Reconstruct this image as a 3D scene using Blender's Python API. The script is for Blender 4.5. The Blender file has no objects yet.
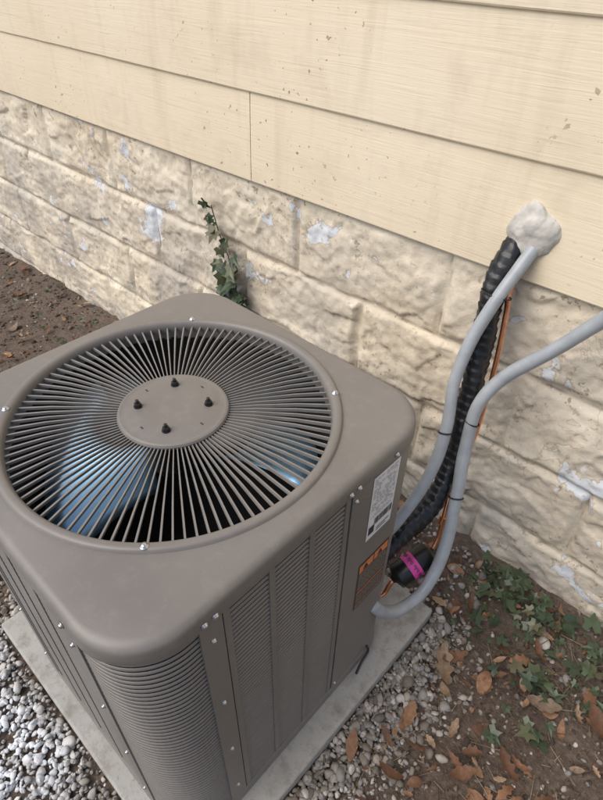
import bpy, math, random
import numpy as np
from mathutils import Vector, Matrix, noise
random.seed(7); rng=np.random.default_rng(7)
scene=bpy.context.scene
col=scene.collection

# ---------------------------------------------------------------- helpers
def mesh_obj(name, verts, faces, mat=None, parent=None, smooth=False):
    me=bpy.data.meshes.new(name)
    me.from_pydata([tuple(v) for v in verts],[],[tuple(f) for f in faces])
    if mat: me.materials.append(mat)
    if smooth: me.polygons.foreach_set('use_smooth',[True]*len(me.polygons))
    me.update()
    ob=bpy.data.objects.new(name,me); col.objects.link(ob)
    if parent: ob.parent=parent
    return ob
def empty(name):
    e=bpy.data.objects.new(name,None); col.objects.link(e); return e
class MB:
    def __init__(s): s.v=[]; s.f=[]
    def add(s,v,f):
        o=len(s.v); s.v+= [tuple(p) for p in v]; s.f+=[tuple(i+o for i in q) for q in f]
    def box(s,x0,x1,y0,y1,z0,z1):
        s.add([(x0,y0,z0),(x1,y0,z0),(x1,y1,z0),(x0,y1,z0),(x0,y0,z1),(x1,y0,z1),(x1,y1,z1),(x0,y1,z1)],
              [(0,3,2,1),(4,5,6,7),(0,1,5,4),(1,2,6,5),(2,3,7,6),(3,0,4,7)])
    def cyl(s,p0,p1,r0,r1=None,n=24,caps=True):
        r1=r0 if r1 is None else r1
        p0=Vector(p0);p1=Vector(p1);d=(p1-p0).normalized()
        a=d.orthogonal().normalized(); b=d.cross(a)
        v=[];f=[]
        for p,r in((p0,r0),(p1,r1)):
            for i in range(n):
                t=2*math.pi*i/n; v.append(p+a*math.cos(t)*r+b*math.sin(t)*r)
        for i in range(n): f.append((i,(i+1)%n,n+(i+1)%n,n+i))
        if caps: f.append(tuple(range(n))[::-1]); f.append(tuple(range(n,2*n)))
        s.add(v,f)
    def lathe(s,prof,c,d,n=24):
        d=Vector(d).normalized(); c=Vector(c); a=d.orthogonal().normalized(); b=d.cross(a)
        v=[];f=[]
        for (h,r) in prof:
            for i in range(n):
                t=2*math.pi*i/n; v.append(c+d*h+a*math.cos(t)*r+b*math.sin(t)*r)
        for k in range(len(prof)-1):
            for i in range(n):
                f.append((k*n+i,k*n+(i+1)%n,(k+1)*n+(i+1)%n,(k+1)*n+i))
        f.append(tuple(range(n))[::-1]); m=(len(prof)-1)*n; f.append(tuple(range(m,m+n)))
        s.add(v,f)
    def obj(s,name,mat,parent=None,smooth=False): return mesh_obj(name,s.v,s.f,mat,parent,smooth)
def autosmooth(ob,ang=35):
    bpy.context.view_layer.objects.active=ob
    for o in bpy.context.selected_objects: o.select_set(False)
    ob.select_set(True)
    bpy.ops.object.shade_smooth_by_angle(angle=math.radians(ang))
def catmull(pts,step=0.006):
    P=[Vector(p) for p in pts]; P=[P[0]*2-P[1]]+P+[P[-1]*2-P[-2]]
    out=[]
    for i in range(1,len(P)-2):
        a,b,c,d=P[i-1:i+3]; n=max(2,int((c-b).length/step))
        for k in range(n):
            t=k/n
            out.append(0.5*((2*b)+(c-a)*t+(2*a-5*b+4*c-d)*t*t+(3*b-a-3*c+d)*t**3))
    out.append(P[-2]); return out
def tube(name,pts,rad,mat,parent=None,n=20,step=0.006,spiral=None):
    C=catmull(pts,step); v=[];f=[]
    t=(C[1]-C[0]).normalized(); a=t.orthogonal().normalized(); L=0
    for i,p in enumerate(C):
        t2=(C[min(i+1,len(C)-1)]-C[max(i-1,0)]).normalized()
        a=(a-t2*a.dot(t2)).normalized(); b=t2.cross(a)
        if i: L+=(p-C[i-1]).length
        for k in range(n):
            th=2*math.pi*k/n
            r=rad
            if spiral: r=spiral(L,th,rad)
            v.append(p+a*math.cos(th)*r+b*math.sin(th)*r)
    for i in range(len(C)-1):
        for k in range(n):
            f.append((i*n+k,i*n+(k+1)%n,(i+1)*n+(k+1)%n,(i+1)*n+k))
    f.append(tuple(range(n))[::-1]); m=(len(C)-1)*n; f.append(tuple(range(m,m+n)))
    return mesh_obj(name,v,f,mat,parent,True)

# ---------------------------------------------------------------- materials
class M:
    def __init__(s,name):
        s.m=bpy.data.materials.new(name); s.m.use_nodes=True; s.t=s.m.node_tree; s.n=s.t.nodes; s.l=s.t.links
        s.b=s.n['Principled BSDF']; s.tc=s.n.new('ShaderNodeTexCoord'); s.co=s.tc.outputs['Object']
    def link(s,a,b): s.l.new(a,b)
    def mapping(s,scale=(1,1,1),loc=(0,0,0)):
        m=s.n.new('ShaderNodeMapping'); m.inputs['Scale'].default_value=scale; m.inputs['Location'].default_value=loc
        s.link(s.co,m.inputs['Vector']); return m.outputs[0]
    def noise(s,scale,detail=3,rough=.55,vec=None,dist=0):
        n=s.n.new('ShaderNodeTexNoise'); n.inputs['Scale'].default_value=scale; n.inputs['Detail'].default_value=detail
        n.inputs['Roughness'].default_value=rough; n.inputs['Distortion'].default_value=dist
        s.link(vec or s.co,n.inputs['Vector']); return n.outputs['Fac']
    def ramp(s,fac,stops,interp='LINEAR'):
        stops=sorted(stops,key=lambda q:q[0])
        r=s.n.new('ShaderNodeValToRGB'); r.color_ramp.interpolation=interp
        e=r.color_ramp.elements
        while len(e)<len(stops): e.new(.5)
        for i,(p,c) in enumerate(stops): e[i].position=p
        for i,(p,c) in enumerate(stops): e[i].color=(c,c,c,1) if isinstance(c,(int,float)) else (*c,1)
        s.link(fac,r.inputs[0]); return r.outputs[0]
    def mix(s,fac,a,b,mode='MIX'):
        x=s.n.new('ShaderNodeMix'); x.data_type='RGBA'; x.blend_type=mode
        for ix,val in((0,fac),(6,a),(7,b)):
            sock=x.inputs[ix]
            if hasattr(val,'is_linked'): s.link(val,sock)
            elif isinstance(val,(int,float)): sock.default_value=val if ix==0 else (val,val,val,1)
            else: sock.default_value=(*val,1)
        return x.outputs[2]
    def math(s,op,a,b=0.):
        x=s.n.new('ShaderNodeMath'); x.operation=op
        for ix,val in((0,a),(1,b)):
            if hasattr(val,'is_linked'): s.link(val,x.inputs[ix])
            else: x.inputs[ix].default_value=val
        return x.outputs[0]
    def mul(s,a,b): return s.math('MULTIPLY',a,b)
    def sep(s):
        x=s.n.new('ShaderNodeSeparateXYZ'); s.link(s.co,x.inputs[0]); return x.outputs
    def island(s):
        g=s.n.new('ShaderNodeNewGeometry'); return g.outputs['Random Per Island']
    def color(s,c):
        if hasattr(c,'is_linked'): s.link(c,s.b.inputs['Base Color'])
        else: s.b.inputs['Base Color'].default_value=(*c,1)
        return s
    def rough(s,r):
        if hasattr(r,'is_linked'): s.link(r,s.b.inputs['Roughness'])
        else: s.b.inputs['Roughness'].default_value=r
        return s
    def metal(s,r): s.b.inputs['Metallic'].default_value=r; return s
    def bump(s,h,strength=.5,dist=.01):
        b=s.n.new('ShaderNodeBump'); b.inputs['Strength'].default_value=abs(strength); b.inputs['Distance'].default_value=dist
        b.invert=strength<0
        s.link(h,b.inputs['Height'])
        old=s.b.inputs['Normal']
        if old.is_linked: s.link(old.links[0].from_socket,b.inputs['Normal'])
        s.link(b.outputs[0],old); return s

def m_siding():
    m=M('siding_paint')
    g1=m.noise(1,4,.6,m.mapping((3.0,1,100)),1.2)
    g2=m.noise(1,2,.6,m.mapping((9,1,300)),.8)
    big=m.noise(1.6,3)
    c=m.mix(m.ramp(big,[(.35,0),(.7,1)]),(.80,.685,.50),(.86,.755,.575))
    c=m.mix(m.mul(m.ramp(g1,[(.32,1),(.42,0)]),.20),c,(.52,.40,.26))
    sp=m.noise(62,2,.5); reg=m.noise(2.7,2)
    spm=m.mul(m.ramp(sp,[(.69,0),(.72,1)]),m.ramp(reg,[(.44,0),(.58,1)]))
    c=m.mix(m.mul(spm,.8),c,(.26,.14,.08))
    st=m.noise(1,3,.6,m.mapping((16,1,2.0),(2,0,5)))
    c=m.mix(m.mul(m.ramp(st,[(.52,0),(.78,1)]),.28),c,(.52,.42,.28))
    cl=m.noise(4.2,4,.7,m.mapping((1,1,1),(4,4,8)))
    c=m.mix(m.mul(m.ramp(cl,[(.54,0),(.70,1)]),.28),c,(.55,.45,.32))
    m.color(c).rough(.6)
    m.bump(g1,.32,.003); m.bump(g2,.25,.0015)
    return m.m
def m_foundation():
    m=M('painted_stone_block')
    big=m.noise(2.2,3,.6); mid=m.noise(9,5,.68); fine=m.noise(55,4,.65)
    c=m.mix(m.ramp(big,[(.35,0),(.65,1)]),(.73,.635,.485),(.83,.745,.60))
    c=m.mix(m.mul(m.ramp(mid,[(.46,0),(.66,1)]),.48),c,(.53,.45,.34))
    z=m.sep()[2]
    low=m.ramp(z,[(.0,1),(.55,.75),(1.0,.10)])
    c=m.mix(m.mul(m.mul(low,m.ramp(m.noise(2.6,5,.72),[(.40,0),(.60,1)])),.80),c,(.38,.36,.33))
    vs=m.noise(1,4,.65,m.mapping((9,1,1.6),(3,1,7)))
    c=m.mix(m.mul(m.ramp(vs,[(.50,0),(.72,1)]),.38),c,(.42,.34,.25))
    pe=m.noise(7.0,4,.6,m.mapping((1,1,1),(3,7,1)),.3); reg=m.noise(1.7,2,.5,m.mapping((1,1,1),(5,0,2)))
    pe0=pe
    pe=m.math('ADD',pe,m.mul(reg,.35))
    chip=m.ramp(pe,[(.812,0),(.820,1)])
    edge=m.ramp(pe,[(.790,0),(.812,1)])
    c=m.mix(m.mul(edge,.6),c,(.34,.26,.17))
    c=m.mix(chip,c,m.mix(mid,(.54,.58,.63),(.80,.81,.81)))
    # small white flakes
    fl=m.noise(26,3,.6,m.mapping((1,1,1),(2,2,2)))
    c=m.mix(m.mul(m.ramp(fl,[(.695,0),(.71,1)]),.9),c,(.76,.77,.78))
    sp=m.noise(48,4,.65); spr=m.noise(5,3,.6,m.mapping((1,1,1),(1,2,9)))
    c=m.mix(m.mul(m.mul(m.ramp(sp,[(.58,0),(.64,1)]),m.ramp(spr,[(.43,0),(.58,1)])),.75),c,(.27,.19,.12))
    cr=m.noise(5.5,4,.6,m.mapping((1,1,1),(8,8,8)),.5)
    band=m.math('ABSOLUTE',m.math('SUBTRACT',cr,.5))
    c=m.mix(m.mul(m.mul(m.ramp(band,[(.0,1),(.006,0)]),m.ramp(reg,[(.48,0),(.60,1)])),.6),c,(.30,.19,.11))
    at=m.n.new('ShaderNodeAttribute'); at.attribute_name='joint'
    jn=m.mul(at.outputs['Fac'],m.ramp(m.noise(6,3),[(.42,.05),(.56,1)]))
    c=m.mix(m.mul(jn,.9),c,(.18,.13,.085))
    m.color(c).rough(.78)
    m.bump(mid,.42,.010); m.bump(fine,.6,.004)
    return m.m
def m_paint():
    m=M('unit_taupe_paint')
    n=m.noise(4,3,.6); s=m.noise(30,4,.7); du=m.noise(140,3,.7)
    c=m.mix(m.ramp(n,[(.3,0),(.7,1)]),(.182,.167,.152),(.210,.193,.176))
    c=m.mix(m.mul(m.ramp(s,[(.52,0),(.78,1)]),.25),c,(.33,.30,.27))
    c=m.mix(m.mul(m.ramp(du,[(.66,0),(.74,1)]),.35),c,(.38,.35,.31))
    m.color(c); m.rough(m.ramp(n,[(.3,.34),(.7,.48)])); return m.m
def simple(name,c,r=.5,metal=0,var=.0,vs=20,bump=0,bs=100):
    m=M(name)
    if var:
        c2=tuple(min(1,x*(1+var)) for x in c); c1=tuple(x*(1-var) for x in c)
        m.color(m.mix(m.ramp(m.noise(vs,3,.6),[(.3,0),(.7,1)]),c1,c2))
    else: m.color(c)
    m.rough(r).metal(metal)
    if bump: m.bump(m.noise(bs,3),bump,.003)
    return m.m
def m_isl(name,stops,r=.8,bump=.4,bs=60,var=.35,frost=False):
    m=M(name)
    c=m.ramp(m.island(),stops)
    n=m.noise(bs,3,.6)
    c=m.mix(m.mul(m.ramp(n,[(.35,1),(.7,0)]),var),c,m.mix(1.,c,(.45,.42,.38),'MULTIPLY'))
    if frost:
        o=m.sep()
        ry=m.ramp(m.math('ADD',o[1],m.mul(m.noise(7,3),.25)),[(.06,1),(.16,0)])
        rx=m.ramp(m.math('ADD',o[0],1.6),[(.75,1),(.98,0)])
        fr=m.ramp(m.noise(14,4,.7),[(.40,0),(.52,1)])
        k=m.mul(m.mul(ry,rx),m.math('ADD',m.mul(fr,.65),.33))
        c=m.mix(k,c,(.84,.87,.90))
    m.color(c).rough(r)
    if bump: m.bump(n,bump,.003)
    return m.m
def m_ground():
    m=M('soil')
    n=m.noise(6,4,.65); f=m.noise(70,5,.7)
    c=m.mix(m.ramp(n,[(.3,0),(.7,1)]),(.070,.050,.038),(.150,.112,.085))
    c=m.mix(m.ramp(f,[(.45,0),(.7,1)]),c,(.21,.16,.125))
    m.color(c).rough(.95); m.bump(f,.9,.012); return m.m
def m_conc():
    m=M('pad_concrete')
    n=m.noise(5,4,.65); f=m.noise(140,3,.6); s=m.noise(22,4,.7)
    c=m.mix(m.ramp(n,[(.3,0),(.7,1)]),(.33,.32,.295),(.44,.43,.40))
    c=m.mix(m.mul(m.ramp(s,[(.48,0),(.68,1)]),.6),c,(.21,.18,.145))
    c=m.mix(m.mul(m.ramp(f,[(.6,0),(.7,1)]),.4),c,(.16,.14,.12))
    m.color(c).rough(.85); m.bump(f,.4,.002); return m.m
SID=m_siding(); FND=m_foundation(); PAINT=m_paint(); SOIL=m_ground(); CONC=m_conc()
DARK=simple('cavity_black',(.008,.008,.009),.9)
BLACKP=simple('black_plastic',(.015,.015,.016),.35)
RUBBER=simple('black_tape_wrap',(.016,.016,.018),.34,0,.3,30,.4,60)
STEEL=simple('zinc_screw',(.62,.62,.62),.3,1)
FIN=simple('fan_guard_paint',(.23,.217,.202),.35,0,.1,30)
BLADE=simple('fan_blade_sky_tint',(.36,.62,.85),.42,.8,.06,12)  # glossy blade metal, blue sky reflection put into its base colour
COPPER=simple('copper',(.80,.38,.22),.33,1,.25,40)
GRAYPVC=simple('conduit_grey_pvc',(.35,.375,.395),.36,0,.12,25)
FOAM=simple('foam_cured',(.54,.515,.47),.85,0,.24,18,.5,70)
PINK=simple('pink_band',(.72,.07,.36),.5)
WHITE=simple('label_white',(.74,.76,.78),.4,0,.04,20)
ORANGE=simple('label_orange',(.66,.22,.08),.45)
INK=simple('label_ink',(.03,.03,.035),.5)
INKG=simple('label_ink_grey',(.30,.30,.31),.5)

# ---------------------------------------------------------------- house
WY=1.30
house=empty('house')
sid=MB()
Zb=1.012; EX=.267
joints={0:[-1.404,-4.6,2.0,5.2],1:[-3.6,1.3,4.6],2:[-2.9,.9,4.1],3:[-5,1.8],4:[-3,1.1]}
XL,XR=-11.,7.
for b in range(9):
    z0=Zb+EX*b; js=[XL]+sorted(joints.get(b,[-4.4+b*.3,1.7+b*.2]))+[XR]
    for i in range(len(js)-1):
        xa=js[i]+.0015; xb=js[i+1]-.0015
        n=max(2,int((xb-xa)/.08)); v=[];f=[]
        prof=[(-.008,z0+.0022),(-.0160,z0-.0),(-.0182,z0+.0035),(-.0178,z0+.05),(-.0135,z0+EX*.7),(-.0095,z0+EX+.012)]
        for k in range(n+1):
            x=xa+(xb-xa)*k/n
            w=noise.noise(Vector((x*.9,b*3.1,i*1.7)))*.003
            zz=noise.noise(Vector((x*1.1,b*2.1+9,0)))*.0026+noise.noise(Vector((x*7,b*2.1+9,0)))*.0010
            for j,(dy,z) in enumerate(prof): v.append((x,WY+dy+(w if j in(1,2,3,4) else w*.5),z+(zz if j<3 else 0)))
        P=len(prof)
        for k in range(n):
            for j in range(P-1): f.append((k*P+j,(k+1)*P+j,(k+1)*P+j+1,k*P+j+1))
        f.append(tuple(range(P))); f.append(tuple(n*P+j for j in range(P))[::-1])
        sid.add(v,f)
s=sid.obj('siding',SID,house); autosmooth(s,30)
bk=MB(); bk.box(XL,XR,WY+.0,WY+.25,Zb-.004,Zb+EX*9+.05); bk.obj('wall_core',simple('sheathing',(.16,.09,.05),.9),house)
bk=MB(); bk.box(XL,XR,WY+.07,WY+.26,-.2,Zb-.006); bk.obj('foundation_core',simple('core',(.2,.18,.15),.9),house)
xs=np.concatenate([np.arange(XL,-4.2,.03),np.arange(-4.2,-2.6,.013),np.arange(-2.6,1.1,.0068),np.arange(1.1,XR,.03)])
zs=np.concatenate([np.arange(-.12,Zb-.006,.0070),[Zb-.006]])
CH=.27; BL=.56
v=[];jt=[]
def hsh(a,b): 
    t=math.sin(a*127.1+b*311.7)*43758.5453; return t-math.floor(t)
for z in zs:
    c=int((Zb-z)//CH); zt=(Zb-z)-c*CH
    for x in xs:
        wob=noise.noise(Vector((x*5,z*5,3)))*.008+noise.noise(Vector((x*23,z*23,3)))*.0035
        xo=x+1.21+(c%2)*BL*.5+wob
        bi=math.floor(xo/BL); xu=xo-bi*BL
        zt2=zt+wob
        ex=min(xu,BL-xu); ez=min(abs(zt2),abs(CH-zt2)); e=min(ex,ez)
        bw=.010+.020*(.5+noise.noise(Vector((x*6,z*6,8))))
        m_=min(1,max(0,(e-.002)/bw)); m_=m_*m_*(3-2*m_)
        p=Vector((x*6.0+wob*30,z*7.5,bi*3.7+c*9.1))
        d,pts=noise.voronoi(p)
        q=pts[0]; cv=noise.cell_vector(q*13.7)
        pl=(cv.x)*.5+ (p.x-q.x)*(cv.y-.5)*1.2+(p.y-q.y)*(cv.z-.5)*1.2
        rock=.003+.0120*pl+.010*noise.noise(Vector((x*9,z*12,5)))+.0045*noise.noise(Vector((x*34,z*34,1)))+.002*noise.noise(Vector((x*80,z*80,1)))
        y=WY+.012-m_*(rock+.004+.006*hsh(bi,c))+.0025*noise.noise(Vector((x*30,z*30,0)))
        j=max(0,1-e/.0040)
        y+=j*.003
        v.append((x,y,z)); jt.append(j)
nx=len(xs); nz=len(zs)
f=[(r*nx+i,r*nx+i+1,(r+1)*nx+i+1,(r+1)*nx+i) for r in range(nz-1) for i in range(nx-1)]
fo=mesh_obj('foundation',v,f,FND,house,True)
at=fo.data.attributes.new('joint','FLOAT','POINT'); at.data.foreach_set('value',jt)

# ---------------------------------------------------------------- ground
def axis(c0,c1,d):
    a=list(np.arange(c0,c1,d)); 
    s=d
    lo=[];x=c0
    while x>-150: s*=1.5; x-=s; lo.append(x)
    s=d;hi=[];x=c1
    while x<150: s*=1.5; x+=s; hi.append(x)
    return np.array(lo[::-1]+a+hi)
gx=axis(-5,2,.03); gy=axis(-1.4,1.4,.03)
def gz(x,y):
    near=1 if (-6<x<3 and -2<y<2) else 0
    h=near*(.010*noise.noise(Vector((x*3,y*3,0)))+.006*noise.noise(Vector((x*14,y*14,2))))
    if x<-1.3: h-=min(.12,(-1.3-x)*.045)
    if y>1.0: h+=min(.03,(y-1.0)*.07)
    return h
v=[(x,y,gz(x,y)) for y in gy for x in gx]; nx=len(gx)
f=[(r*nx+i,r*nx+i+1,(r+1)*nx+i+1,(r+1)*nx+i) for r in range(len(gy)-1) for i in range(nx-1)]
mesh_obj('ground',v,f,SOIL,None,True)

PX0,PX1,PY0,PY1,PT=-1.215,-.300,.028,.960,.06
mb=MB(); mb.box(PX0,PX1,PY0,PY1,-.03,PT); pad=mb.obj('concrete_pad',CONC)
bv=pad.modifiers.new('b','BEVEL'); bv.width=.007; bv.segments=3

def ico(sub):
    import bmesh
    bm=bmesh.new(); bmesh.ops.create_icosphere(bm,subdivisions=sub,radius=1)
    V=np.array([v.co[:] for v in bm.verts]); F=np.array([[l.index for l in f.verts] for f in bm.faces]); bm.free(); return V,F
IV,IF=ico(2)
def stones(name,places,mat):
    n=len(places); VV=np.empty((n*len(IV),3)); FF=np.empty((n*len(IF),3),int)
    variants=[]
    for k in range(30):
        w=IV.copy()
        for _ in range(9):
            d=rng.normal(size=3); d/=np.linalg.norm(d); h=rng.uniform(.38,.85)
            t=w@d; w=w-np.outer(np.maximum(t-h,0),d)
        w*=1+rng.normal(size=(len(w),1))*.035
        variants.append(w)
    for i,(x,y,z,r) in enumerate(places):
        w=variants[rng.integers(30)]*np.array([1,rng.uniform(.55,1),rng.uniform(.45,.85)])*r*1.15
        e=Matrix.Rotation(rng.uniform(0,6.28),3,'Z')@Matrix.Rotation(rng.normal()*.5,3,'X')@Matrix.Rotation(rng.normal()*.5,3,'Y')
        w=w@np.array(e).T+np.array([x,y,z])
        VV[i*len(IV):(i+1)*len(IV)]=w; FF[i*len(IF):(i+1)*len(IF)]=IF+i*len(IV)
    me=bpy.data.meshes.new(name); me.vertices.add(len(VV)); me.vertices.foreach_set('co',VV.ravel())
    me.loops.add(FF.size); me.loops.foreach_set('vertex_index',FF.ravel().astype(np.int32))
    me.polygons.add(len(FF)); me.polygons.foreach_set('loop_start',np.arange(0,FF.size,3,dtype=np.int32))
    me.update(calc_edges=True); me.materials.append(mat)
    ob=bpy.data.objects.new(name,me); col.objects.link(ob); return ob
def inpad(x,y,m=.0): return PX0-m<x<PX1+m and PY0-m<y<PY1+m
GR=m_isl('gravel_stone',[(0,(.15,.13,.11)),(.2,(.27,.235,.195)),(.45,(.36,.335,.31)),(.6,(.25,.24,.235)),(.8,(.46,.41,.36)),(1,(.60,.575,.54))],.8,.3,60,.4,True)
pl=[]
def try_add(x,y,r,dz=0):
    if inpad(x,y,r*.6) or y>WY-.01: return
    pl.append((x,y,gz(x,y)+r*.25+dz,r))
for _ in range(4600):
    y=rng.uniform(-.3,1.26); w=.15 if y<.7 else .15-.05*(y-.7)/.5
    if y>.98: x=rng.uniform(-1.6,-.17)
    else: x=PX1+abs(rng.normal())*w*.60
    try_add(x,y,rng.choice([.005,.007,.010,.015],p=[.3,.37,.25,.08])*rng.uniform(.8,1.2),rng.uniform(0,.018) if x<-.2 else 0)
for _ in range(7500):
    x=rng.uniform(-1.9,-.2); y=PY0-rng.uniform(0,.42)
    try_add(x,y,rng.choice([.005,.007,.010,.015],p=[.35,.37,.22,.06])*rng.uniform(.8,1.2),rng.uniform(0,.018))
for _ in range(1400):
    x=PX0-abs(rng.normal())*.09; y=rng.uniform(-.3,1.25)
    try_add(x,y,rng.choice([.006,.009,.012])*rng.uniform(.8,1.2),rng.uniform(0,.01))
for _ in range(900):
    try_add(rng.uniform(-.2,.9),rng.uniform(.1,1.26),rng.uniform(.003,.010))
for _ in range(22):
    try_add(rng.uniform(-.28,.7),rng.uniform(1.0,1.25),rng.uniform(.012,.024))
for _ in range(300):
    try_add(rng.uniform(-5,-1.3),rng.uniform(.2,1.26),rng.uniform(.004,.012))
stones('gravel',pl,GR)
CL=m_isl('soil_clod',[(0,(.05,.036,.027)),(.5,(.11,.083,.063)),(.85,(.19,.145,.11)),(1,(.30,.24,.19))],.95,0,90)
pc=[]
for _ in range(6000):
    x=rng.uniform(-.2,1.3); y=rng.uniform(-.1,1.29)
    if x<-.1 and rng.random()<.5: continue
    pc.append((x,y,gz(x,y)+.001,rng.choice([.003,.005,.008],p=[.5,.35,.15])*rng.uniform(.7,1.3)))
for _ in range(4500):
    x=rng.uniform(-5,-1.25); y=rng.uniform(-.2,1.29)
    pc.append((x,y,gz(x,y)+.001,rng.choice([.005,.008,.014],p=[.45,.4,.15])*rng.uniform(.7,1.3)))
stones('soil_clods',pc,CL)

# leaves
def leaf_mesh(L,W,lobes,curl,fold,n=14):
    v=[];f=[]
    for i in range(n+1):
        t=i/n; env=math.sin(math.pi*min(1,t*.97+.03))**.75
        w=W*env*(1-.50*lobes*(.5+.5*math.cos(t*2*math.pi*3.6+.6)))*.5+.0006
        x=L*t; z=curl*L*(t-.5)**2*2
        v+= [(x+.15*w,-w,z+fold*w),(x,0,z),(x+.15*w,w,z+fold*w*random.uniform(.6,1.3))]
    for i in range(n):
        a=i*3; f+=[(a,a+3,a+4,a+1),(a+1,a+4,a+5,a+2)]
    v+=[(0,-.0008*1,curl*L*.5),(0,.0008,curl*L*.5),(-.22*L,.0006,curl*L*.8),(-.22*L,-.0006,curl*L*.8)]
    k=len(v)-4; f.append((k,k+1,k+2,k+3))
    return v,f
LF=M('dead_leaf')
c=LF.ramp(LF.island(),[(0,(.13,.065,.035)),(.35,(.24,.12,.065)),(.6,(.35,.19,.105)),(.8,(.44,.30,.19)),(1,(.20,.15,.11))])
nn=LF.noise(90,3,.6); c=LF.mix(LF.mul(LF.ramp(nn,[(.4,1),(.7,0)]),.5),c,LF.mix(1.,c,(.4,.35,.3),'MULTIPLY'))
LF.color(c).rough(.7); LF.bump(nn,.4,.003)
lm=MB()
def put(mb,vf,loc,rotz,tx,ty):
    R=Matrix.Translation(loc)@Matrix.Rotation(rotz,4,'Z')@Matrix.Rotation(tx,4,'X')@Matrix.Rotation(ty,4,'Y')
    mb.add([R@Vector(p) for p in vf[0]],vf[1])
def rl(x,y,L):
    vf=leaf_mesh(L,L*random.uniform(.35,.6),random.choice([0,0,.6,1,1]),random.uniform(-.5,.9),random.uniform(-.5,.9))
    put(lm,vf,(x,y,gz(x,y)+.010+random.random()*.012),random.uniform(0,6.28),random.gauss(0,.25),random.gauss(0,.2))
for _ in range(620): rl(random.uniform(-.24,1.4),random.uniform(.1,1.25),random.choice([.014,.018,.025,.035,.05,.065])*random.uniform(.8,1.2))
for _ in range(340): rl(random.uniform(-5,-1.35),random.uniform(-.3,1.25),random.uniform(.03,.09))
for _ in range(35): rl(random.uniform(-.9,-.2),random.uniform(1.0,1.25),random.uniform(.03,.07))
for (x,y,L,lb,rz) in [(-.155,.80,.12,1,2.2),(-.20,.86,.08,1,1.0),(.03,.93,.09,.5,.4),(.17,1.03,.10,0,5.6),(.10,.72,.08,1,2.6),(-.03,.62,.07,.6,.9),(.21,1.15,.09,0,2)]:
    put(lm,leaf_mesh(L,L*.5,lb,.5,.6),(x,y,gz(x,y)+.02),rz,.15,-.1)
lm.obj('fallen_leaves',LF.m,None,True)
tw=MB()
for _ in range(2000):
    if random.random()<.75: x,y=random.uniform(-.22,1.2),random.uniform(0,1.27)
    else: x,y=random.uniform(-4,-1.3),random.uniform(-.2,1.27)
    L=random.choice([.015,.025,.04,.09])*random.uniform(.7,1.3); a=random.uniform(0,6.28); z=gz(x,y)+.008
    tw.cyl((x,y,z),(x+L*math.cos(a),y+L*math.sin(a),z+random.uniform(-.003,.01)),.0011,.0007,5)
tw.obj('twigs',m_isl('twig_bark',[(0,(.06,.04,.03)),(.6,(.18,.12,.08)),(1,(.36,.28,.20))],.9,0))

# ivy
def ivy_leaf(s):
    ang=[-150,-115,-80,-55,-28,0,28,55,80,115,150]
    rad=[.50,.74,.50,.86,.55,1.15,.55,.86,.50,.74,.50]
    v=[(0,0,0)]; f=[]
    fold=random.uniform(.1,.45)
    for a,r in zip(ang,rad):
        a=math.radians(a); r*=s*random.uniform(.9,1.08); x=math.cos(a)*r; y=math.sin(a)*r
        v.append((x,y,abs(y)*fold-(x*x)/s*.15))
    for i in range(1,len(ang)): f.append((0,i,i+1))
    return v,f
IVY=M('ivy_leaf')
c=IVY.ramp(IVY.island(),[(0,(.028,.050,.024)),(.5,(.045,.074,.034)),(.8,(.075,.10,.048)),(1,(.14,.12,.065))])
nn=IVY.noise(70,3); c=IVY.mix(IVY.mul(nn,.35),c,(.11,.13,.08))
IVY.color(c).rough(.38); IVY.bump(IVY.noise(60,2),.3,.003)
iv=MB()
def ivy_on_ground(x,y,s,h=None):
    z=gz(x,y)+(h if h is not None else random.uniform(.015,.06))
    put(iv,ivy_leaf(s),(x,y,z),random.uniform(0,6.28),random.gauss(0,.4),random.gauss(0,.4))
for _ in range(115):
    x=random.uniform(-.30,.75); y=WY-.04-abs(random.gauss(0,.085)); ivy_on_ground(x,y,random.choice([.016,.022,.03,.038])*random.uniform(.85,1.15))
for cx,cy,n in [(-.16,1.16,18),(-.02,1.12,20),(.04,1.0,12),(.12,1.08,10),(-.12,1.02,7),(.07,.86,6),(-.02,.78,3)]:
    for _ in range(n): ivy_on_ground(cx+random.gauss(0,.05),cy+random.gauss(0,.045),random.choice([.016,.022,.03,.036])*random.uniform(.85,1.15))
for _ in range(60):
    ivy_on_ground(random.uniform(-4,-1.5),random.uniform(.9,1.26),random.uniform(.012,.03))
for _ in range(45):
    x=random.uniform(-.25,.5); y=random.uniform(.95,1.24); a=random.uniform(0,6.28); L=random.uniform(.05,.14)
    iv.cyl((x,y,gz(x,y)+.012),(x+L*math.cos(a),min(1.25,y+L*math.sin(a)),gz(x,y)+.03),.0014,.001,5)
iv.obj('ivy_groundcover',IVY.m,None,False)
vn=MB()
path=[(-1.38,1.278,0),(-1.40,1.278,.2),(-1.45,1.276,.38),(-1.485,1.276,.50),(-1.525,1.276,.60),(-1.545,1.276,.70),(-1.585,1.276,.77),(-1.62,1.274,.875)]
C=catmull(path,.024)
for a,b in zip(C[:-1],C[1:]): vn.cyl(a,b,.0022,.0020,6,False)
for p in C:
    low=1 if p.z<.68 else 0
    for _ in range(3 if low else 2):
        s=random.choice([.026,.036,.048,.056] if low else [.018,.026,.034,.042])*random.uniform(.9,1.1)
        R=Matrix.Translation(p+Vector((random.gauss(0,.034 if low else .022),-random.uniform(.008,.035),random.gauss(0,.012))))@Matrix.Rotation(math.radians(62)+random.gauss(0,.3),4,'X')@Matrix.Rotation(random.gauss(0,.35),4,'Y')@Matrix.Rotation(random.gauss(-1.4,.9),4,'Z')
        vf=ivy_leaf(s); vn.add([R@Vector(q) for q in vf[0]],vf[1])
vn.obj('ivy_vine',IVY.m)

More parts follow.
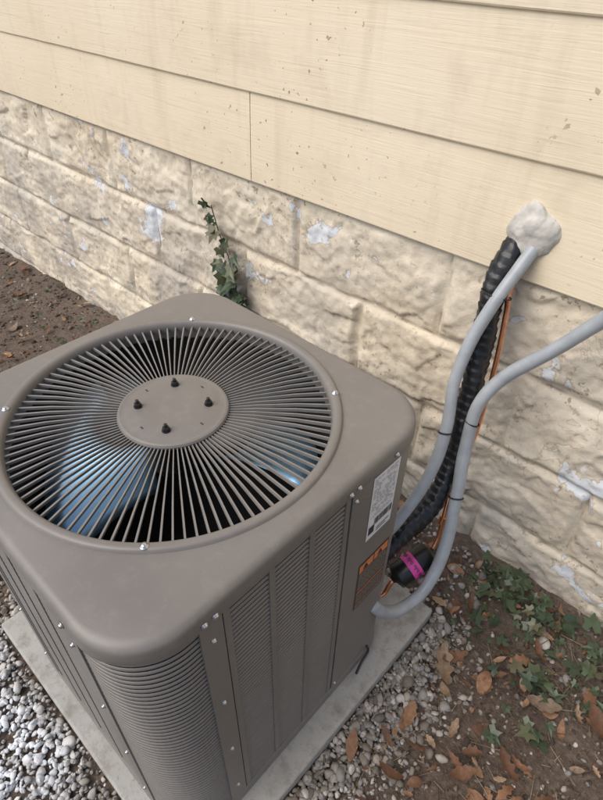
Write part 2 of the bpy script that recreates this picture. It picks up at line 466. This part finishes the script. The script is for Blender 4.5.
# ---------------------------------------------------------------- air conditioner
ac=empty('air_conditioner')
CX,CY=-.735,.443; ZT=.94; H=.370; RC=.112
def rs_angle(th,h,rc):
    c,s=math.cos(th),math.sin(th); ac_,as_=abs(c),abs(s)
    k=h-rc
    t=h/max(ac_,as_); x,y=ac_*t,as_*t
    if x>k and y>k:
        B=ac_*k+as_*k; Cc=2*k*k-rc*rc; t=B+math.sqrt(max(0,B*B-Cc))
    return t*c,t*s
N=288; rings=[]
def ring_sq(h,rc,z): rings.append([(CX+p[0],CY+p[1],z) for p in (rs_angle(2*math.pi*i/N,h,rc) for i in range(N))])
def ring_c(r,z): rings.append([(CX+r*math.cos(2*math.pi*i/N),CY+r*math.sin(2*math.pi*i/N),z) for i in range(N)])
ring_sq(H-.006,RC-.01,ZT-.046)
ring_sq(H,RC,ZT-.047); ring_sq(H+.001,RC,ZT-.044); ring_sq(H,RC,ZT-.022)
for k in range(1,7):
    a=k/6*math.pi/2; q=.015
    ring_sq(H-q*(1-math.cos(a)),RC,ZT-.006-q+q*math.sin(a))
def ring_mix(t,z):
    out=[]
    for i in range(N):
        th=2*math.pi*i/N; a=rs_angle(th,H-.017,RC); b=(.332*math.cos(th),.332*math.sin(th))
        out.append((CX+a[0]*(1-t)+b[0]*t,CY+a[1]*(1-t)+b[1]*t,z))
    rings.append(out)
for t in (.25,.5,.75,1): ring_mix(t,ZT-.006+.0025*t)
for r,z in [(.330,-.0035),(.328,.001),(.325,.0035),(.316,.0035),(.312,.001),(.309,-.004),(.308,-.012),(.3075,-.04)]: ring_c(r,ZT+z)
v=[p for r in rings for p in r]; f=[]
for k in range(len(rings)-1):
    for i in range(N): f.append((k*N+i,k*N+(i+1)%N,(k+1)*N+(i+1)%N,(k+1)*N+i))
sh=mesh_obj('top_cover',v,f,PAINT,ac,True); autosmooth(sh,40)

fins=MB(); NF=100; fh=.0065; tilt=math.radians(6)
for i in range(NF):
    th=2*math.pi*(i+.5)/NF
    d=Vector((math.cos(th),math.sin(th),0)); t=Vector((-math.sin(th),math.cos(th),0))
    up=(Vector((0,0,1))*math.cos(tilt)+t*math.sin(tilt)); nrm=d.cross(up).normalized()
    v=[]
    for r,zo in ((.098,.003),(.16,.005),(.24,.003),(.310,-.004)):
        o=Vector((CX,CY,ZT-.010+zo))+d*r
        hw=.0009+.0008*(r-.1)/.2
        for a,b in((-1,-1),(1,-1),(1,1),(-1,1)): v.append(o+nrm*a*hw+up*b*fh/2)
    f=[(0,1,2,3),(15,14,13,12)]
    for k in range(3):
        for j in range(4): f.append((k*4+j,(k+1)*4+j,(k+1)*4+(j+1)%4,k*4+(j+1)%4))
    fins.add(v,f)
fins.obj('fan_guard_fins',FIN,ac)
gr=MB()
gr.lathe([(0,.102),(.001,.106),(.008,.108),(.012,.106),(.0135,.102),(.0125,.096),(.0145,.090),(.0155,.05),(.0155,.001)],(CX,CY,ZT-.010),(0,0,1),72)
o=gr.obj('motor_mount_plate',PAINT,ac); autosmooth(o,30)
bo=MB()
for a in (50,140,224,312):
    a=math.radians(a); x=CX+.068*math.cos(a); y=CY+.068*math.sin(a)
    bo.lathe([(0,.0085),(.002,.0085)],(x,y,ZT+.005),(0,0,1),16)
    bo.lathe([(0,.0068),(.007,.0068),(.008,.006)],(x,y,ZT+.0065),(0,0,1),6)
    bo.lathe([(0,.0035),(.014,.0035),(.015,.0025)],(x,y,ZT+.0066),(0,0,1),10)
bo.obj('motor_bolts',BLACKP,ac)
sl=MB()
for a in (5,95,185,275):
    a=math.radians(a); x=CX+.078*math.cos(a); y=CY+.078*math.sin(a)
    sl.box(x-.0035,x+.0035,y-.0012,y+.0012,ZT+.0050,ZT+.0057)
sl.obj('plate_slots',INK,ac)
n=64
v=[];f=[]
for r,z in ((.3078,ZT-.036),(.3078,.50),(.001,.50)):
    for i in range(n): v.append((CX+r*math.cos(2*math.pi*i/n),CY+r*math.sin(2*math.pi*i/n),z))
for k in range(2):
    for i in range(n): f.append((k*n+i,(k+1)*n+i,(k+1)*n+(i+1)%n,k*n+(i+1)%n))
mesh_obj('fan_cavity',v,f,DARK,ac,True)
mo=MB(); mo.lathe([(0,.065),(.10,.068),(.125,.06),(.13,.03)],(CX,CY,ZT-.012),(0,0,-1),40)
mo.obj('fan_motor',BLACKP,ac)
fb=MB()
for bl in range(2):
    a0=math.radians(182+180*bl+(14 if bl else 0)); span=math.radians(84); v=[];f=[]; na,nr=12,6
    for i in range(na+1):
        for j in range(nr+1):
            t=i/na; q=j/nr; r=.06+.225*q
            aa=a0+span*(t*(.60+.40*q)+.18*(1-q))
            z=ZT-.165+.17*(t-.5)*(.6+.4*q)*-1+.012*math.sin(t*math.pi)
            v.append((CX+r*math.cos(aa),CY+r*math.sin(aa),z))
    for i in range(na):
        for j in range(nr): f.append((i*(nr+1)+j,i*(nr+1)+j+1,(i+1)*(nr+1)+j+1,(i+1)*(nr+1)+j))
    fb.add(v,f)
o=fb.obj('fan_blades',BLADE,ac,True)
sm=o.modifiers.new('s','SOLIDIFY'); sm.thickness=.002

HB=.3655; RB=.108
KK=HB-RB
def side_pt(s,a,off):
    p=Vector((HB+off,a)); R=Matrix.Rotation(math.pi/2*s,2); q=R@p; return (CX+q.x,CY+q.y)
def corner_pt(s,t,off):
    an=t*math.pi/2; p=Vector((KK+(RB+off)*math.cos(an),KK+(RB+off)*math.sin(an))); q=Matrix.Rotation(math.pi/2*s,2)@p; return (CX+q.x,CY+q.y)
Z0,Z1=.098,ZT-.035
body=MB()
def strip(samples,prof):
    v=[];f=[];P=len(prof)
    for s in samples:
        for (o,z) in prof: x,y=s(o); v.append((x,y,z))
    for i in range(len(samples)-1):
        for j in range(P-1): f.append((i*P+j,(i+1)*P+j,(i+1)*P+j+1,i*P+j+1))
    body.add(v,f)
def bars(samples,pitch=.0128,fill=.56,depth=.0030):
    n=int((Z1-Z0)/pitch); pt=(Z1-Z0)/n
    for i in range(n):
        z=Z0+i*pt
        strip(samples,[(-depth,z),(-.0006,z+pt*fill*.10),(0,z+pt*fill*.3),(-.0002,z+pt*fill*.75),(-.0010,z+pt*fill*.95),(-depth,z+pt*fill*1.05)])
def S(s,a): return lambda off: side_pt(s,a,off)
def Cn(s,t): return lambda off: corner_pt(s,t,off)
def flatseg(s,a,b,pr=.0015):
    prof=[(pr,Z0),(pr,Z1)]
    strip([lambda off,s=s,a=a:side_pt(s,a,-.011),S(s,a),S(s,b),lambda off,s=s,b=b:side_pt(s,b,-.011)],prof)
edge=.243; post=.042
for s in range(4):
    if s==0:
        strip([lambda off:side_pt(0,.108,-.011),S(0,.108),S(0,KK)]+[Cn(0,i/10) for i in range(11)]+[S(1,-KK),S(1,-.12),lambda off:side_pt(1,-.12,-.011)],[(.0025,Z0),(.0025,Z1)])
    else:
        bars([S(s,edge),S(s,KK)]+[Cn(s,i/14) for i in range(1,14)]+[S((s+1)%4,-KK),S((s+1)%4,-edge)],.0138,.52)
    a_start=-edge+post+.003 if s!=1 else -.115
    a_end=edge-post-.003 if s!=0 else .103
    if s!=1: flatseg(s,-edge,-edge+post,.003)
    if s!=0: flatseg(s,edge-post,edge,.003)
    nc=3 if s==0 else 4
    rib=.013; w=(a_end-a_start-rib*(nc+1))/nc; a=a_start
    for c_ in range(nc):
        flatseg(s,a,a+rib); a+=rib
        bars([S(s,a),S(s,a+w)],.0134,.58,.0028); a+=w
    flatseg(s,a,a_end)
o=body.obj('coil_louvers',PAINT,ac); autosmooth(o,60)
def rrect(h,rc,z,n=96): return [(CX+p[0],CY+p[1],z) for p in (rs_angle(2*math.pi*i/n,h,rc) for i in range(n))]
def loft(name,levels,mat,cap=False,n=96):
    v=[];f=[]
    for h,rc,z in levels: v+=rrect(h,rc,z,n)
    for k_ in range(len(levels)-1):
        for i in range(n): f.append((k_*n+i,k_*n+(i+1)%n,(k_+1)*n+(i+1)%n,(k_+1)*n+i))
    if cap: f.append(tuple(range(len(v)-n,len(v))))
    return mesh_obj(name,v,f,mat,ac,False)
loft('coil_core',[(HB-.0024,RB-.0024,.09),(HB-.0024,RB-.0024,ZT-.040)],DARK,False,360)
o=loft('base_pan',[(HB+.001,RB,PT+.0005),(HB+.004,RB,PT+.003),(HB+.004,RB,.100),(HB+.002,RB,.1025),(HB-.02,RB-.02,.1028)],PAINT); autosmooth(o,30)

sc=MB()
def screw(p,d,r=.0055):
    sc.lathe([(0,r*1.35),(.0012,r*1.35),(.0014,r),(.0035,r*.92),(.005,r*.55)],p,d,12)
def surf(s,a,z,off): x,y=side_pt(s,a,off); return (x,y,z)
for s in range(4):
    d=Matrix.Rotation(math.pi/2*s,2)@Vector((1,0)); d3=(d.x,d.y,0)
    for a in (-.234,-.214,0.095,.118,.232) if s==0 else (-.225,0,.225):
        screw(surf(s,a,ZT-.036,.0055),d3,.0044)
    for a in (-edge+post*.5,edge-post*.5):
        if (s==0 and a>0) or (s==1 and a<0): continue
        for z in (.84,.62,.40,.18): screw(surf(s,a,z,.003),d3,.0036)
for z in (.865,.12): 
    screw(surf(0,.118,z,.0025),(1,0,0),.0038)
for a in (52,-45,135,-135):
    a=math.radians(a); screw((CX+.3205*math.cos(a),CY+.3205*math.sin(a),ZT+.0032),(0,0,1),.0055)
sc.obj('screws',STEEL,ac,True)

def lab(name,y0,y1,z0,z1,off,mat):
    x=CX+HB+.0025+off; mesh_obj(name,[(x,y0,z0),(x,y1,z0),(x,y1,z1),(x,y0,z1)],[(0,1,2,3)],mat,ac)
lab('rating_label',.612,.697,.690,.884,.0008,WHITE)
lt=MB(); lt2=MB(); X1=CX+HB+.0025+.0014; DZ=.016
def q(mb,y0,y1,z0,z1,x=X1): mb.add([(x,y0+.004,z0),(x,y1+.004,z0),(x,y1+.004,z1),(x,y0+.004,z1)],[(0,1,2,3)])
random.seed(3)
z=.86+DZ
while z>.745+DZ:
    y=.613
    while y<.683:
        w=random.uniform(.003,.013)
        if random.random()<.72: q(lt2,y,min(y+w,.687),z-.0018,z)
        y+=w+.003
    z-=.0060
y=.63
while y<.688:
    w=random.choice([.0008,.0015,.0022]); q(lt,y,y+w,.712+DZ,.734+DZ); y+=w+random.choice([.001,.0018])
q(lt,.613,.632,.690+DZ,.715+DZ); q(lt,.640,.685,.692+DZ,.6945+DZ); q(lt,.640,.675,.684+DZ,.6865+DZ)
lab('warning_label',.602,.712,.43,.612,.0008,simple('label_dark',(.07,.062,.055),.45))
lo=MB(); q(lo,.601,.650,.580,.608); q(lo,.654,.704,.580,.608); q(lo,.601,.704,.497,.502); q(lo,.601,.704,.446,.449)
lo.obj('label_orange_print',ORANGE,ac)
lw=MB()
z=.574
while z>.437:
    if not .493<z<.509:
        y=.603
        while y<.698:
            w=random.uniform(.003,.014); q(lw,y,min(y+w,.704),z-.0014,z); y+=w+.0025
    z-=.0052
lw.obj('label_light_print',simple('label_print',(.48,.40,.33),.5),ac)
tr=MB()
for yy in (.627,.679):
    x=X1+.0006; tr.add([(x,yy-.010,.584),(x,yy+.010,.584),(x,yy,.604)],[(0,1,2)])
tr.obj('label_warning_triangles',INK,ac)
lt.obj('label_barcode',INK,ac); lt2.obj('label_text',INKG,ac)

# ---------------------------------------------------------------- lines
def wrap(L,th,r):
    ph=(L/.024+th/(2*math.pi))%1
    return r*(.94+.12*(1-ph)+.07*math.sin(L*37+th*2)+.03*math.sin(th*5+L*90))
def lump(L,th,r): return r*(1+.03*math.sin(L*22+1)+.02*math.sin(L*51+th))
tube('insulated_refrigerant_line',[(-.484,1.31,1.10),(-.484,1.27,1.06),(-.482,1.235,.985),(-.465,1.20,.831),(-.431,1.14,.647),(-.412,1.08,.510),(-.410,1.0,.431),(-.434,.88,.366),(-.46,.78,.33)],.030,RUBBER,None,28,.004,wrap)
tube('electrical_conduit',[(-.42,1.31,1.125),(-.432,1.275,1.095),(-.451,1.20,1.003),(-.471,1.15,.893),(-.471,1.105,.780),(-.441,1.055,.658),(-.427,.985,.550),(-.433,.88,.464),(-.45,.78,.42)],.0160,GRAYPVC,None,24,.006,lump)
tube('electrical_conduit',[(.35,1.27,1.75),(.22,1.26,1.62),(.02,1.23,1.32),(-.174,1.2,1.106),(-.220,1.2,1.029),(-.297,1.19,.912),(-.3727,1.17,.810),(-.404,1.13,.722),(-.390,1.09,.597),(-.355,1.03,.477),(-.322,.96,.345),(-.316,.88,.250),(-.335,.79,.235),(-.356,.74,.265),(-.375,.705,.32)],.0172,GRAYPVC,None,24,.006,lump)
tube('copper_pipe',[(-.455,1.30,1.05),(-.447,1.24,.99),(-.438,1.235,.937),(-.418,1.21,.784),(-.400,1.16,.605),(-.384,1.06,.47),(-.370,1.02,.39),(-.362,1.0,.33),(-.360,.976,.295)],.0070,COPPER,None,14)
cf=MB(); cf.lathe([(0,.0078),(.002,.0110),(.024,.0110),(.026,.0078)],(-.371,1.022,.395),(.03,-.3,-1),16)
o=cf.obj('copper_fitting',COPPER); autosmooth(o,40)
tube('copper_pipe',[(-.400,.850,.240),(-.402,.835,.225),(-.405,.82,.20),(-.43,.78,.18)],.0075,COPPER,None,14)
dr=empty('filter_drier')
A=Vector((-.358,.978,.294)); B=Vector((-.402,.848,.240)); d=(B-A).normalized(); L=(B-A).length
b=MB(); b.lathe([(0,.010),(.008,.013),(.014,.032),(.020,.037),(L-.020,.037),(L-.014,.032),(L-.006,.014),(L,.010)],A,d,32)
o=b.obj('body',BLACKP,dr); autosmooth(o,40)
b=MB(); b.lathe([(L*.42,.0365),(L*.42,.0378),(L*.63,.0378),(L*.63,.0365)],A,d,32); o=b.obj('band',PINK,dr); autosmooth(o,40)
b=MB(); u=d.orthogonal().normalized()
random.seed(5)
for i in range(60):
    th=i/60*2*math.pi; w=u*math.cos(th)+d.cross(u)*math.sin(th); t_=(-u*math.sin(th)+d.cross(u)*math.cos(th))
    if i%7==6: continue
    c0=A+w*.0381; l0,l1=L*.48,L*.48+random.uniform(.006,.012)
    b.add([c0+d*l0-t_*.0011,c0+d*l0+t_*.0011,c0+d*l1+t_*.0011,c0+d*l1-t_*.0011],[(0,1,2,3)])
b.obj('band_print',INK,dr)
tube('black_cable',[(-.365,.70,.12),(-.358,.70,.10),(-.357,.67,.078),(-.350,.64,.066)],.0035,BLACKP,None,8)
def hoop(c,d,r1,r2,u):
    c=Vector(c); d=Vector(d).normalized(); u=Vector(u); u=(u-d*u.dot(d)).normalized(); w=d.cross(u)
    P=[c+u*math.cos(t)*r1+w*math.sin(t)*r2 for t in [i/12*2*math.pi for i in range(13)]]
    tube('cable_tie',P,.0022,BLACKP,None,8,.005)
hoop((-.470,1.220,.985),(0,.3,1),.043,.034,(.6,-.5,0))
hoop((-.441,1.052,.655),(-.25,.4,1),.0172,.0172,(1,0,0))
hoop((-.356,1.032,.480),(-.4,.5,1),.0185,.0185,(1,0,0))
hoop((-.402,1.117,.672),(.1,.3,1),.0185,.0185,(1,0,0))
V,F=ico(5)
v=[]
for p in V:
    p=Vector(p); r=1+.26*noise.noise(p*1.5+Vector((3,1,4)))+.07*noise.noise(p*3.5)+.03*noise.noise(p*10)
    v.append((-.450+p.x*r*.058,1.289+p.y*r*.033,1.130+p.z*r*.062))
mesh_obj('spray_foam_seal',v,[tuple(x) for x in F],FOAM,None,True)

# ---------------------------------------------------------------- camera, light
cam=bpy.data.cameras.new('camera'); co=bpy.data.objects.new('camera',cam); col.objects.link(co)
R=Matrix(((.7323,-.4480,.5129),(.6810,.4625,-.5677),(.0171,.7650,.6438))).to_quaternion().to_matrix().to_4x4()
co.matrix_world=Matrix.Translation((0,0,1.66))@R
cam.sensor_fit='VERTICAL'; cam.sensor_height=24; cam.lens=24*561/800; cam.clip_start=.02; cam.clip_end=1000
scene.camera=co
sd=Vector((-.30,-.64,.88)).normalized()
el=math.asin(sd.z)
sun=bpy.data.lights.new('sun','SUN'); sun.energy=2.35; sun.angle=math.radians(55); sun.color=(1,.94,.85)
so=bpy.data.objects.new('sun',sun); col.objects.link(so); so.rotation_euler=(-sd).to_track_quat('-Z','Y').to_euler()
w=bpy.data.worlds.new('World'); scene.world=w; w.use_nodes=True
nt=w.node_tree; sk=nt.nodes.new('ShaderNodeTexSky'); sk.sky_type='NISHITA'; sk.sun_disc=False
sk.sun_elevation=el; sk.sun_rotation=math.atan2(sd.x,sd.y); sk.air_density=1; sk.dust_density=2.5
nt.links.new(sk.outputs[0],nt.nodes['Background'].inputs[0]); nt.nodes['Background'].inputs[1].default_value=.15
scene.view_settings.view_transform='Standard'; scene.view_settings.look='None'; scene.view_settings.exposure=0
